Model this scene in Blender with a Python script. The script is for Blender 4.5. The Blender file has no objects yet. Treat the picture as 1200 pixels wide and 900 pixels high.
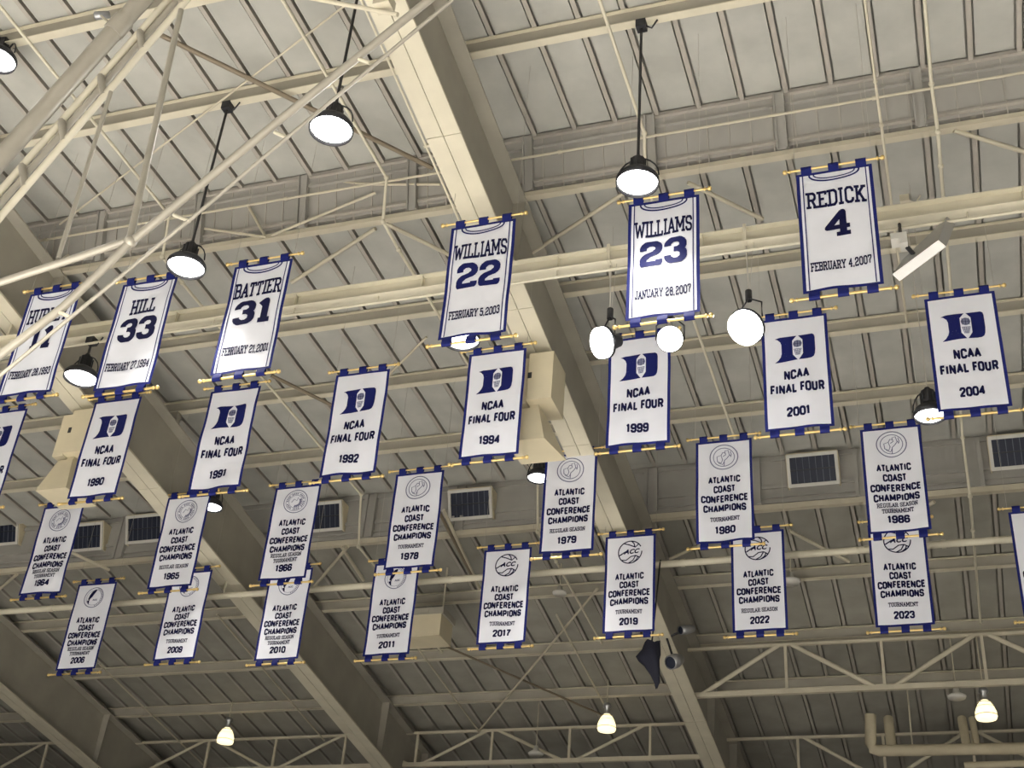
import bpy, bmesh, math, random
from mathutils import Vector, Matrix

C = bpy.context.scene.collection
S = bpy.context.scene
random.seed(7)
PI = math.pi

# ------------------------------------------------------------------ camera
CZ = 4.0                                   # the spectator's eye above the court
FOC = 1541.29                              # focal length for a 1200 px wide frame
YAW, PITCH, ROLL = -0.36171429, 0.57176989, 0.08484409
cy, sy = math.cos(YAW), math.sin(YAW); cp, sp = math.cos(PITCH), math.sin(PITCH); cr, sr = math.cos(ROLL), math.sin(ROLL)
FWD = Vector((sy*cp, cy*cp, sp)); r0 = Vector((cy, -sy, 0)); u0 = r0.cross(FWD)
RGT = cr*r0 + sr*u0; UPV = -sr*r0 + cr*u0
cam = bpy.data.cameras.new('camera'); cam.sensor_width = 36; cam.lens = FOC/1200*36; cam.clip_end = 400
camo = bpy.data.objects.new('camera', cam); C.objects.link(camo)
camo.matrix_world = Matrix(((RGT.x, UPV.x, -FWD.x, 0), (RGT.y, UPV.y, -FWD.y, 0), (RGT.z, UPV.z, -FWD.z, CZ), (0, 0, 0, 1)))
S.camera = camo

# ------------------------------------------------------------------ light and exposure
S.view_settings.view_transform = 'Standard'; S.view_settings.look = 'None'
S.view_settings.gamma = 1; S.view_settings.use_curve_mapping = False
S.view_settings.exposure = 0.08
S.render.film_transparent = False
S.cycles.max_bounces = 6; S.cycles.diffuse_bounces = 4; S.cycles.glossy_bounces = 2
S.cycles.sample_clamp_indirect = 6.0
WORLD = 0.26
w = bpy.data.worlds.new('arena_air'); S.world = w; w.use_nodes = True
bg = w.node_tree.nodes['Background']; bg.inputs[0].default_value = (1.0, 0.965, 0.90, 1); bg.inputs[1].default_value = WORLD
LAMP_W = 70.0                             # each arena lamp in view
FILL_W = 330.0                            # unseen fill lights added for banners and floor, standing in for other bays' lamps
for i, (hx, hy, tilt, k) in enumerate(((-28, -18, 62, .5), (-13, -18, 62, .5), (2, -18, 62, .5), (-21, 2, 0, 25), (-7, 3, 0, 26), (5, -3, 0, 18))):
    l = bpy.data.lights.new('unseen_fill_light', 'AREA'); l.shape = 'DISK'; l.size = 0.8; l.energy = FILL_W*k; l.color = (1, .96, .90); l.spread = math.radians(180 if tilt else 110)
    o = bpy.data.objects.new('unseen_fill_light', l); o.location = (hx, hy, 14.0 + CZ); o.rotation_euler = (math.radians(tilt), 0, 0); C.objects.link(o)

# ------------------------------------------------------------------ helpers
def at_y(x, y, Y): d = RGT*((x-600)/FOC) - UPV*((y-450)/FOC) + FWD; return d*(Y/d.y)
def at_z(x, y, Z): d = RGT*((x-600)/FOC) - UPV*((y-450)/FOC) + FWD; return d*(Z/d.z)
def at_x(x, y, X): d = RGT*((x-600)/FOC) - UPV*((y-450)/FOC) + FWD; return d*(X/d.x)
SL = 0.1386                                # fall of the roof frames
def zt(Y): return 20.14 - SL*Y             # top of the roof frames
def at_s(x, y, off=0.0):                   # on the sloping plane of the frames' top
    d = RGT*((x-600)/FOC) - UPV*((y-450)/FOC) + FWD; return d*((20.14+off)/(d.z + SL*d.y))

def lin(c): c /= 255.0; return c/12.92 if c <= .04045 else ((c+.055)/1.055)**2.4
def mat(name, rgb, rough=.6, metal=0.0, noise=0.0, scale=3.0, emit=None, bump=0.0):
    m = bpy.data.materials.new(name); m.use_nodes = True; n = m.node_tree.nodes; L = m.node_tree.links
    b = n['Principled BSDF']; col = tuple(lin(v) for v in rgb) + (1,)
    b.inputs['Base Color'].default_value = col; b.inputs['Roughness'].default_value = rough; b.inputs['Metallic'].default_value = metal
    if noise or bump:
        tc = n.new('ShaderNodeTexCoord'); no = n.new('ShaderNodeTexNoise'); no.inputs['Scale'].default_value = scale; no.inputs['Detail'].default_value = 5
        L.new(tc.outputs['Object'], no.inputs['Vector'])
        if noise:
            r = n.new('ShaderNodeValToRGB'); r.color_ramp.elements[0].position = .3; r.color_ramp.elements[1].position = .7
            r.color_ramp.elements[0].color = tuple(v*(1-noise) for v in col[:3]) + (1,); r.color_ramp.elements[1].color = tuple(min(1, v*(1+noise)) for v in col[:3]) + (1,)
            L.new(no.outputs['Fac'], r.inputs['Fac']); L.new(r.outputs['Color'], b.inputs['Base Color'])
        if bump:
            bp = n.new('ShaderNodeBump'); bp.inputs['Strength'].default_value = bump; L.new(no.outputs['Fac'], bp.inputs['Height']); L.new(bp.outputs['Normal'], b.inputs['Normal'])
    if emit:
        b.inputs['Emission Color'].default_value = emit[0] + (1,); b.inputs['Emission Strength'].default_value = emit[1]
    return m
M = dict(
 steel=mat('beige_painted_steel', (206, 199, 175), .55, 0, .06, 1.5),
 steel2=mat('beige_painted_truss', (196, 188, 164), .5, 0, .06, 2.0),
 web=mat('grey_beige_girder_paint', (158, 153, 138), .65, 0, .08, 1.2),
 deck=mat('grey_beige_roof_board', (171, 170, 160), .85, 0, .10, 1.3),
 deck3=mat('dimmed_brown_roof_board', (152, 149, 137), .85, 0, .10, 1.3),  # browner far boards, darkened further to carry that tier's dim light
 rib=mat('roof_board_joint', (166, 160, 148), .7, 0, .05, 3),
 wallp=mat('clerestory_panel', (154, 151, 142), .8, 0, .08, 1.2),
 white=mat('white_satin_cloth', (238, 239, 243), .42, 0, .02, 3.0, None, .35),
 blue=mat('royal_blue_cloth', (24, 31, 94), .6, 0, .08, 6),
 navy=mat('navy_letter', (12, 14, 54), .6),
 print_blue=mat('blue_number_print', (18, 24, 80), .6),
 seal=mat('grey_blue_print', (112, 114, 138), .6),
 brass=mat('brass', (236, 206, 136), .33, .75, .05, 8),
 dark=mat('dark_lamp_metal', (52, 52, 54), .45, .5),
 cable=mat('black_cable', (40, 39, 38), .6),
 rope=mat('pale_hanging_wire', (176, 170, 156), .6),
 alu=mat('grey_aluminium', (160, 160, 158), .35, .6),
 lens=mat('lit_lamp_glass', (255, 255, 255), .4, 0, 0, 1, None, 0),
 warm=mat('lit_warm_glass', (255, 245, 215), .4),
 glass=mat('dark_louver_glass', (22, 29, 46), .5),
 louver=mat('grey_louver_blade', (88, 92, 100), .5),
 wframe=mat('off_white_window_frame', (206, 203, 192), .6),
 box=mat('beige_cabinet_paint', (206, 195, 164), .6, 0, .04, 2),
 strut=mat('grey_beige_tube_paint', (164, 158, 142), .32, .15, .05, 3),
 duct=mat('pale_pipe_lagging', (188, 178, 150), .7, 0, .06, 3),
 floor=mat('maple_court_boards', (206, 204, 204), .4, 0, .08, 2),
 seat=mat('dark_concrete', (96, 92, 88), .8, 0, .1, 1),
 cloth_navy=mat('dark_navy_fabric', (16, 18, 34), .8),
 brownrod=mat('brown_grey_brace_paint', (124, 112, 92), .6, 0, .05, 3),
)
for k_ in ('blue', 'print_blue', 'navy', 'seal', 'deck', 'deck3'): M[k_].node_tree.nodes['Principled BSDF'].inputs['Specular IOR Level'].default_value = .18
def set_emit(m, col, st):
    b = m.node_tree.nodes['Principled BSDF']; b.inputs['Emission Color'].default_value = col + (1,); b.inputs['Emission Strength'].default_value = st
set_emit(M['lens'], (1, .985, .97), 9.0)
set_emit(M['warm'], (1, .84, .50), 1.5)
M['panel_glow'] = mat('lit_tube_diffuser', (250, 248, 240), .5); set_emit(M['panel_glow'], (1, .95, .86), 0.32)

class MB:
    def __init__(s): s.v = []; s.f = []; s.m = []; s.smooth = []
    def add(s, vs, fs, mi=0, sm=False):
        o = len(s.v); s.v += [Vector(v) for v in vs]
        for f in fs: s.f.append([i+o for i in f]); s.m.append(mi); s.smooth.append(sm)
        return s
    def box(s, a, b, mi=0):
        x0, y0, z0 = a; x1, y1, z1 = b
        vs = [(x0,y0,z0),(x1,y0,z0),(x1,y1,z0),(x0,y1,z0),(x0,y0,z1),(x1,y0,z1),(x1,y1,z1),(x0,y1,z1)]
        return s.add(vs, [(0,3,2,1),(4,5,6,7),(0,1,5,4),(1,2,6,5),(2,3,7,6),(3,0,4,7)], mi)
    def hexa(s, b4, t4, mi=0):             # bottom quad, top quad
        return s.add(list(b4)+list(t4), [(0,3,2,1),(4,5,6,7),(0,1,5,4),(1,2,6,5),(2,3,7,6),(3,0,4,7)], mi)
    def beam(s, p, q, wd, h, up=(0,0,1), mi=0):   # bar from p to q, wd across, h along up, centred
        p = Vector(p); q = Vector(q); d = (q-p).normalized(); u = Vector(up)
        sd = d.cross(u); sd = sd.normalized() if sd.length > 1e-6 else Vector((1,0,0)); u = sd.cross(d).normalized()
        a, b = sd*wd/2, u*h/2
        return s.hexa([p-a-b, p+a-b, q+a-b, q-a-b], [p-a+b, p+a+b, q+a+b, q-a+b], mi)
    def tube(s, pts, r, n=10, mi=0, cap=True):
        pts = [Vector(p) for p in pts]; rs = r if isinstance(r, (list, tuple)) else [r]*len(pts); rings = []
        for i, p in enumerate(pts):
            a = pts[max(i-1, 0)]; b = pts[min(i+1, len(pts)-1)]; d = (b-a).normalized()
            ref = Vector((0,0,1)) if abs(d.z) < .9 else Vector((0,1,0))
            x = d.cross(ref).normalized(); y = d.cross(x)
            rings.append([p + (x*math.cos(2*PI*k/n) + y*math.sin(2*PI*k/n))*rs[i] for k in range(n)])
        vs = [v for r_ in rings for v in r_]; fs = []
        for i in range(len(pts)-1):
            for k in range(n): fs.append((i*n+k, i*n+(k+1) % n, (i+1)*n+(k+1) % n, (i+1)*n+k))
        s.add(vs, fs, mi, True)
        if cap: s.add(rings[0], [tuple(range(n))], mi); s.add(rings[-1], [tuple(range(n))[::-1]], mi)
        return s
    def lathe(s, c, axis, prof, n=20, mi=0):   # prof: (distance along axis, radius)
        c = Vector(c); ax = Vector(axis).normalized(); ref = Vector((0,1,0)) if abs(ax.y) < .9 else Vector((1,0,0))
        x = ax.cross(ref).normalized(); y = ax.cross(x); vs = []; fs = []
        for t, r in prof:
            for k in range(n): vs.append(c + ax*t + (x*math.cos(2*PI*k/n)+y*math.sin(2*PI*k/n))*max(r, 1e-4))
        for i in range(len(prof)-1):
            for k in range(n): fs.append((i*n+k, i*n+(k+1) % n, (i+1)*n+(k+1) % n, (i+1)*n+k))
        return s.add(vs, fs, mi, True)
    def ball(s, c, r, mi=0, n=10):
        return s.lathe(c, (0,0,1), [(-r*math.cos(PI*i/6), r*math.sin(PI*i/6)) for i in range(7)], n, mi)

def obj(name, mb, mats, parent=None, loc=None):
    """link one mesh; coordinates are relative to the eye, lifted by CZ"""
    root = Vector((0,0,0)); p = parent
    while p is not None: root += p.location; p = p.parent
    own = Vector(loc) + Vector((0,0,CZ)) if loc is not None else Vector((0,0,0))
    me = bpy.data.meshes.new(name); off = Vector((0,0,CZ)) - root - own
    me.from_pydata([v+off for v in mb.v], [], mb.f)
    if not isinstance(mats, (list, tuple)): mats = [mats]
    for m in mats: me.materials.append(m)
    me.polygons.foreach_set('material_index', mb.m); me.polygons.foreach_set('use_smooth', mb.smooth); me.update()
    bm = bmesh.new(); bm.from_mesh(me); bmesh.ops.recalc_face_normals(bm, faces=bm.faces); bm.to_mesh(me); bm.free()
    o = bpy.data.objects.new(name, me); C.objects.link(o); o.location = own
    if parent is not None: o.parent = parent
    return o
def tag(o, label, cat, group=None):
    o['label'] = label; o['category'] = cat
    if group: o['group'] = group
    return o
def thing(name, label, cat, loc, group=None):
    o = bpy.data.objects.new(name, None); C.objects.link(o); o.empty_display_size = .2
    o.location = Vector(loc) + Vector((0,0,CZ)); return tag(o, label, cat, group)
def struct(name, mb, m): o = obj(name, mb, m); o['kind'] = 'structure'; return o

# ------------------------------------------------------------------ the hall: roof in three tiers
X0, X1 = -44.0, 9.0
PITCHX = 0.846
def deck(name, ya, za, yb, zb, x_ref, pitch, m):
    """boards between inverted tee joints, an open groove each side of every tee, a dark backing sheet above"""
    b = MB()
    def zz(y): return za + (zb-za)*(y-ya)/(yb-ya)
    def slabx(xa, xb, y0, y1, d0, d1, mi): b.hexa([(xa,y0,zz(y0)-d1),(xb,y0,zz(y0)-d1),(xb,y1,zz(y1)-d1),(xa,y1,zz(y1)-d1)], [(xa,y0,zz(y0)-d0),(xb,y0,zz(y0)-d0),(xb,y1,zz(y1)-d0),(xa,y1,zz(y1)-d0)], mi)
    slabx(X0, X1, ya, yb+.6, -.20, -.13, 0)
    k0 = math.ceil((X0-x_ref)/pitch); x = x_ref + k0*pitch
    slabx(X0, x-.085, ya, yb-.10, -.13, 0, 0)
    while x < X1:
        slabx(x+.085, min(x+pitch-.085, X1), ya, yb-.10, -.13, 0, 0)
        slabx(x-.012, x+.012, ya, yb, -.13, .04, 1); slabx(x-.045, x+.045, ya, yb, .035, .052, 1)
        x += pitch
    return struct(name, b, [m, M['rib']])
Z1 = 18.85; Y1E = 18.62
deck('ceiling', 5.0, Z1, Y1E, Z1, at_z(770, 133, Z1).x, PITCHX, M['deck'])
Z2A, Z2B, Y2A, Y2E = 17.80, 17.42, 18.95, 29.9
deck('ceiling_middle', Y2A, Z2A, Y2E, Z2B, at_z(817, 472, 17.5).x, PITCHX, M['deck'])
def z3(Y): return zt(Y) + .40
Y3A, Y3E = 30.55, 52.0
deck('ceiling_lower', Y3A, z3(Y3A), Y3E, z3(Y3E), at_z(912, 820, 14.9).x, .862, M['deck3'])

# clerestory step walls
b = MB(); b.hexa([(X0,18.93,17.76),(X1,18.93,17.76),(X1,19.03,17.76),(X0,19.03,17.76)], [(X0,Y1E,Z1),(X1,Y1E,Z1),(X1,Y1E+.1,Z1+.1),(X0,Y1E+.1,Z1+.1)], 0)
x = X0 + .2
wn = Vector((0, -(Z1-17.62), -(18.95-Y1E))).normalized()
while x < X1:                                # panel joints
    lo = Vector((x, 18.95, 17.62)); hi = Vector((x, Y1E, Z1)); b.beam(lo + (hi-lo)*.02, lo + (hi-lo)*.97, .02, .03, wn, 1); x += .42
lo = Vector((0, 18.95, 17.62)); hi = Vector((0, Y1E, Z1))
for t, hh, mi in ((.18, .05, 1), (.80, .06, 0), (.98, .09, 1)):
    p = lo.lerp(hi, t); b.beam((X0, p.y-.02, p.z), (X1, p.y-.02, p.z), .07, hh, (0,0,1), mi)
struct('wall_upper_step', b, [M['wallp'], M['rib']])
YW = 30.2; ZW0, ZW1 = 16.09, 17.45
b = MB(); b.box((X0, YW, ZW0), (X1, YW+.1, ZW1+.13), 0)
for z, hh in ((16.12, .08), (16.28, .05), (16.55, .09), (17.36, .10)): b.box((X0, YW-.06, z), (X1, YW, z+hh), 1)
struct('wall_lower_step', b, [M['wallp'], M['wallp']])
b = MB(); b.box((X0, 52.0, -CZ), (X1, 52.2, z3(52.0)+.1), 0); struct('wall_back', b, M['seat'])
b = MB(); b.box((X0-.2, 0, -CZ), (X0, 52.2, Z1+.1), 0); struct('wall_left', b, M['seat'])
b = MB(); b.box((X0-.2, -25, -CZ-.2), (X1+26, 52.2, -CZ), 0); struct('floor', b, M['floor'])

b = MB(); b.hexa([(X0, 30, -CZ), (X1+26, 30, -CZ), (X1+26, 52, -CZ), (X0, 52, -CZ)], [(X0, 30, -CZ+.5), (X1+26, 30, -CZ+.5), (X1+26, 52, 7), (X0, 52, 7)]); struct('floor_far_stand', b, M['seat'])  # unseen stands, here and at left, added dark to cut bounce onto the roof
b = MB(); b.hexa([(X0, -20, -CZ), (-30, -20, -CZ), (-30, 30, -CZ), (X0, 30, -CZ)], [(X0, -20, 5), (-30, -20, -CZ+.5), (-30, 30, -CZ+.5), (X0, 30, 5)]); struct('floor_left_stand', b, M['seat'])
# wall posts on both steps (part of the wall frame)
b = MB()
for px in (760, 915, 1067):
    p = at_y(px, 140, 18.75)
for k in range(-14, 6):
    x = at_y(915, 140, 18.8).x + k*PITCHX*3
    if X0 < x < X1:
        lo = Vector((x, 18.86, 17.62)); hi = Vector((x, Y1E-.06, Z1-.02))
        b.beam(lo-Vector((.09,0,0)), hi-Vector((.09,0,0)), .03, .14, wn); b.beam(lo+Vector((.09,0,0)), hi+Vector((.09,0,0)), .03, .14, wn); b.beam(lo, hi, .16, .02, wn)
struct('trim_1', b, M['wallp'])
b = MB(); xw = at_y(435, 600, YW).x
for k in range(-13, 8):
    x = xw + k*2.72
    if X0 < x < X1:
        for s in (-.13, .13): b.box((x+s-.05, YW-.16, ZW0), (x+s+.05, YW, ZW1))
        b.box((x-.1, YW-.1, ZW0), (x+.1, YW-.02, ZW1))
struct('trim_2', b, M['wallp'])

# hopper windows of the lower step
WIN = [(550, 589), (168, 618), (98, 628), (0, 622), (376, 604), (952, 548), (1192, 527), (745, 570)]
for i, (px, py) in enumerate(WIN[:7]):
    c = at_y(px, py, YW-.35); xc, zc = c.x, c.z; hw, hh = .64, .40
    top_o, bot_o = -.42, -.12                # the top edge stands out further than the foot
    def P(x, t, d=0.0):                       # t 0 foot .. 1 top on the tilted face
        n = Vector((0, -.82, -.57))
        return Vector((xc + x, YW + bot_o + (top_o-bot_o)*t, zc - hh + 2*hh*t)) + n*d
    b = MB()                                  # hood sides
    for s in (-1, 1): b.hexa([(xc+s*hw-.02, YW, zc-hh), (xc+s*hw+.02, YW, zc-hh), P(s*hw+.02, 0), P(s*hw-.02, 0)], [(xc+s*hw-.02, YW, zc+hh), (xc+s*hw+.02, YW, zc+hh), P(s*hw+.02, 1), P(s*hw-.02, 1)])
    b.hexa([(xc-hw, YW, zc+hh), (xc+hw, YW, zc+hh), P(hw, 1), P(-hw, 1)], [(xc-hw, YW, zc+hh+.03), (xc+hw, YW, zc+hh+.03), P(hw, 1)+Vector((0,0,.03)), P(-hw, 1)+Vector((0,0,.03))])
    wo = struct('window_%d' % (i+1), b, M['box'])
    b = MB(); fw = .075
    def bar(x0, t0, x1, t1, d0, d1, mi=0): b.hexa([P(x0,t0,d0), P(x1,t0,d0), P(x1,t1,d0), P(x0,t1,d0)], [P(x0,t0,d1), P(x1,t0,d1), P(x1,t1,d1), P(x0,t1,d1)], mi)
    bar(-hw, 0, hw, .10, 0, .05); bar(-hw, .90, hw, 1, 0, .05); bar(-hw, .1, -hw+fw, .9, 0, .05); bar(hw-fw, .1, hw, .9, 0, .05)
    obj('window_frame', b, M['wframe'], wo)
    b = MB(); bar(-hw+fw, .1, hw-fw, .9, -.03, -.01); obj('pane', b, M['glass'], wo)
    b = MB()
    for k in range(1, 7): bar(-hw+fw+k*.163-.008, .1, -hw+fw+k*.163+.008, .9, -.01, .012, 1)
    bar(-hw+fw, .48, hw-fw, .52, -.01, .012)
    obj('glazing_bar', b, [M['dark'], M['louver']], wo)

# ------------------------------------------------------------------ roof frames
GX = [(-7.53, 'deep cream flanged roof girder running away through the centre of the hall'),
      (-18.54, 'deep roof girder left of centre passing behind the banners dated 1990 and 2010'),
      (-29.50, 'deep roof girder cut by the lower left corner, leftmost of the three')]
def zb(Y): return 18.2 - SL*Y
for gx, lab in GX:
    ya, yb_ = 7.0, 51.5
    t = thing('roof_girder', lab, 'girder', (gx, (ya+yb_)/2, zb((ya+yb_)/2)), 'roof girders')
    b = MB(); hw = .325
    ys = [ya]; y = at_s(545, 155, -1.94).y
    joints = [y + 4.4*k for k in range(-3, 10)]
    seg = [ya] + [j for j in joints if ya < j < yb_] + [yb_]
    for a, c in zip(seg, seg[1:]):
        for xa, xb in ((-hw, -.008), (.008, hw)):
            a2, c2 = a+.008, c-.008
            b.hexa([(gx+xa,a2,zb(a2)),(gx+xb,a2,zb(a2)),(gx+xb,c2,zb(c2)),(gx+xa,c2,zb(c2))], [(gx+xa,a2,zb(a2)+.05),(gx+xb,a2,zb(a2)+.05),(gx+xb,c2,zb(c2)+.05),(gx+xa,c2,zb(c2)+.05)])
    obj('bottom_flange', b, M['steel'], t)
    b = MB(); b.hexa([(gx-.03,ya,zb(ya)+.05),(gx+.03,ya,zb(ya)+.05),(gx+.03,yb_,zb(yb_)+.05),(gx-.03,yb_,zb(yb_)+.05)], [(gx-.03,ya,zt(ya)-.05),(gx+.03,ya,zt(ya)-.05),(gx+.03,yb_,zt(yb_)-.05),(gx-.03,yb_,zt(yb_)-.05)])
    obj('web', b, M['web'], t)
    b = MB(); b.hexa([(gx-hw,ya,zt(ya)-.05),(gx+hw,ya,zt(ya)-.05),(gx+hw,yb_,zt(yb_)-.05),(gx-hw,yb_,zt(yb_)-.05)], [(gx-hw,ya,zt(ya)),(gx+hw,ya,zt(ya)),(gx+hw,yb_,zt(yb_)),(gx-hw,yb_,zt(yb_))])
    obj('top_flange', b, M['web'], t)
    for ysf in (19.0, 30.4, 39.2, 43.0):
        b = MB()
        for s in (-1, 1): b.hexa([(gx+s*.03,ysf,zb(ysf)+.05),(gx+s*.22,ysf,zb(ysf)+.05),(gx+s*.22,ysf+.02,zb(ysf)+.05),(gx+s*.03,ysf+.02,zb(ysf)+.05)], [(gx+s*.03,ysf,zt(ysf)-.05),(gx+s*.30,ysf,zt(ysf)-.05),(gx+s*.30,ysf+.02,zt(ysf)-.05),(gx+s*.03,ysf+.02,zt(ysf)-.05)])
        obj('stiffener', b, M['web'], t)
    b = MB(); b.tube([(gx-.39, 8, zb(8)+.02), (gx-.39, 20.6, zb(20.6)+.02)], .022, 8)
    for k in range(6): b.box((gx-.43, 9+2.2*k, zb(9+2.2*k)), (gx-.32, 9.05+2.2*k, zb(9+2.2*k)+.06))
    obj('conduit', b, M['steel'], t)

# purlins: I-beams along the hall, each one length over all three girders
def purlin(Y, zbot, h, name, label, wd=.17, group='roof purlins'):
    t = thing(name, label, 'purlin', (-16, Y, zbot), group)
    b = MB(); b.box((X0, Y-wd/2, zbot), (X1, Y+wd/2, zbot+.022)); obj('bottom_flange', b, M['steel'], t)
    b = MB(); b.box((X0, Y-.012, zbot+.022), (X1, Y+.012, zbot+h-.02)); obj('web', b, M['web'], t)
    b = MB(); b.box((X0, Y-wd/2, zbot+h-.02), (X1, Y+wd/2, zbot+h)); obj('top_flange', b, M['steel2'], t)
    b = MB()
    for gx, _ in GX:
        zz = zt(Y)
        if zbot - zz > .03: b.box((gx-.12, Y-wd/2, zz), (gx+.12, Y+wd/2, zbot))
    if b.v: obj('stub_post', b, M['web'], t)
    return t
def on_z(px, py, z): return at_z(px, py, z).y
zT = Z1 - .055 - .36
purlin(on_z(120, 28, zT), zT, .36, 'roof_purlin', 'roof purlin topmost in the photo, crossing only the upper left corner')
YT1 = on_z(660, 45, zT); purlin(YT1, zT, .36, 'roof_purlin', 'upper tier roof purlin the two nearest pendant lamps hang from')
def z2(Y): return Z2A + (Z2B-Z2A)*(Y-Y2A)/(Y2E-Y2A)
for (px, py), lab in (((404, 382), 'roof purlin just behind the catwalk beam, first of the middle tier'), ((1027, 386), 'second roof purlin of the middle tier, behind the floodlights'), ((930, 480), 'third roof purlin of the middle tier, nearest above the clerestory windows')):
    Y = 22
    for _ in range(5): Y = on_z(px, py, z2(Y) - .055 - .32)
    purlin(Y, z2(Y)-.055-.32, .32, 'roof_purlin', lab)
for p, lab in (((593, 703), 'first roof purlin below the clerestory windows, behind the lowest banner row'), ((640, 767), 'second roof purlin below the clerestory windows, level with the feet of the lowest banners'), ((590, 822), 'third roof purlin below the clerestory windows, crossing above the warm lamps')):
    Y = at_s(*p).y; zz = zt(Y) + .005; purlin(Y, zz, z3(Y)-.055-zz, 'roof_purlin', lab)
for Y in (46.5, 49.5):
    purlin(Y, zt(Y)+.005, z3(Y)-.055-zt(Y)-.005, 'roof_purlin', 'roof purlin in the far dark end of the roof beyond the lattice trusses')

# clerestory chords (tubular trims along both steps) with their braces
def chord(p, name, label, h, wd, braces):
    Y = at_s(*p).y; z = zt(Y)
    t = thing(name, label, 'truss', (-16, Y, z), 'clerestory chord beams')
    b = MB(); b.box((X0+.05, Y-wd/2, z-.01), (X1, Y+wd/2, z+h)); obj('chord', b, M['steel2'], t)
    for (a, c, r) in braces:
        b = MB(); b.tube([at_s(*a, -.02), at_s(*c, -.02)], r, 8); obj('brace', b, M['steel2'], t)
    return t
c1 = chord((900, 187), 'clerestory_chord', 'pale horizontal chord beam along the foot of the upper clerestory step', .10, .16,
      [((624, 296), (750, 214), .045), ((806, 214), (894, 257), .045), ((1118, 153), (1230, 187), .045), ((342, 331), (440, 268), .045), ((452, 262), (540, 305), .045), ((80, 300), (20, 340), .045)])
c2 = chord((700, 615), 'clerestory_chord', 'horizontal chord beam along the foot of the lower clerestory step under the windows', .14, .16,
      [((366, 690), (408, 640), .05), ((400, 640), (426, 680), .05), ((0, 690), (20, 673), .05), ((68, 640), (128, 668), .05), ((785, 655), (850, 625), .05), ((925, 622), (995, 658), .05), ((1095, 588), (1040, 622), .05), ((520, 598), (562, 690), .05)])
# wind bracing of the upper wall: rods in the plane of the step
b = MB()
def w1(px, py): return at_y(px, py, 18.72)
for a, c in (((339, 210), (440, 216)), ((318, 276), (440, 226)), ((240, 268), (312, 278)), ((260, 232), (316, 212)), ((440, 216), (516, 216)), ((310, 276), (290, 240))): b.tube([w1(*a), w1(*c)], .03, 8)
o = obj('wind_brace', b, M['steel2']); tag(o, 'zigzag of thin pale rods across the upper step wall left of the central girder', 'brace')
b = MB(); p = at_y(960, 126, 18.5); b.tube([(X0, 18.5, p.z), (X1, 18.5, p.z)], .028, 8)
x = X0 + 1
while x < X1: b.tube([(x-.04, 18.5, p.z), (x+.04, 18.5, p.z)], .042, 8); x += 6.1
tag(obj('conduit_run', b, M['steel2']), 'thin pale conduit running the length of the upper step wall', 'pipe')

# long beams the banners and floodlights hang from
YB = 18.3; zB = at_y(602, 311, YB).z
t = thing('catwalk_beam', 'long cream channel beam carrying the three white floodlights', 'beam', (-12, YB, zB), None)
b = MB(); b.box((X0, YB-.02, zB-.30), (X1, YB+.02, zB)); b.box((X0, YB-.14, zB-.02), (X1, YB+.14, zB)); b.box((X0, YB-.14, zB-.32), (X1, YB+.14, zB-.30))
for k in range(0, 20): b.box((X0+2.7*k, YB-.12, zB-.30), (X0+2.7*k+.015, YB+.12, zB-.02))
obj('channel', b, M['steel'], t)
b = MB(); b.tube([(X0, YB-.05, zB-.47), (X1, YB-.05, zB-.47)], .028, 8)
for k in range(0, 30): b.tube([(X0+1.8*k, YB-.05, zB-.47), (X0+1.8*k, YB-.05, zB-.31)], .014, 6)
obj('rail', b, M['steel'], t)
for gx, _ in GX:
    b = MB(); b.tube([(gx, YB, zB), (gx, YB, zb(YB))], .03, 8); obj('hanger', b, M['steel2'], t)
YP = 28.5; zP = at_y(560, 677, YP).z
t = thing('banner_pipe', 'long pale pipe crossing the whole hall behind the two lowest banner rows', 'pipe', (-12, YP, zP))
b = MB(); b.tube([(X0, YP, zP), (X1, YP, zP)], .085, 12)
x = X0 + 2
while x < X1: b.tube([(x-.05, YP, zP), (x+.05, YP, zP)], .10, 12); x += 6.0
obj('pipe', b, M['steel'], t)
for gx, _ in GX:
    b = MB(); b.tube([(gx, YP, zP), (gx, YP, zb(YP)+.02)], .03, 8); obj('hanger', b, M['steel2'], t)

# sprinkler branch lines under each tier
def line(name, label, pts, r, m, cat='pipe', fit=True):
    b = MB(); b.tube(pts, r, 8)
    if fit:
        for p in pts[1:-1]: b.ball(p, r*1.7)
    return tag(obj(name, b, m), label, cat, None)
def zpt(px, py, z): return at_z(px, py, z)
SPR = [
 (-15.15, 'pale sprinkler pipe stepping down the roof at the left, behind the foreground struts'),
 (-10.02, 'pale sprinkler pipe stepping down the roof left of the central girder'),
 (-4.6, 'pale sprinkler pipe stepping down the roof right of the central girder'),
 (0.72, 'pale sprinkler pipe stepping down the roof near the right edge')]
for X, lab in SPR:
    pts = [(X, 6, 18.0), (X, 18.2, 18.0), (X, 18.35, 16.95), (X, 19.2, 16.9), (X, 29.0, 16.85), (X, 29.3, 15.4), (X, 31.0, 15.35), (X, 35.9, zt(35.9)-.2)]
    line('sprinkler_pipe', lab, pts, .034, M['steel'])
line('sprinkler_pipe', 'thin grey sprinkler pipe beside the banner numbered 4', [(-.24, 6, 18.0), (-.24, 17.9, 18.0), (-.22, 18.0, 17.0), (-.22, 24, 16.9)], .026, M['steel2'])
for (a, c, lab) in (((116, 778), (238, 896), 'thin pipe sloping across the lower left roof bay'), ((254, 720), (380, 868), 'thin pipe sloping behind the banner dated 2010'), ((484, 752), (562, 858), 'thin pipe sloping down from the banner dated 2011'), ((652, 720), (708, 826), 'thin pipe leading down to the central warm lamp')):
    line('sprinkler_pipe', lab, [at_s(*a, -.25), at_s(*c, -.25)], .03, M['steel2'], fit=False)
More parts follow.
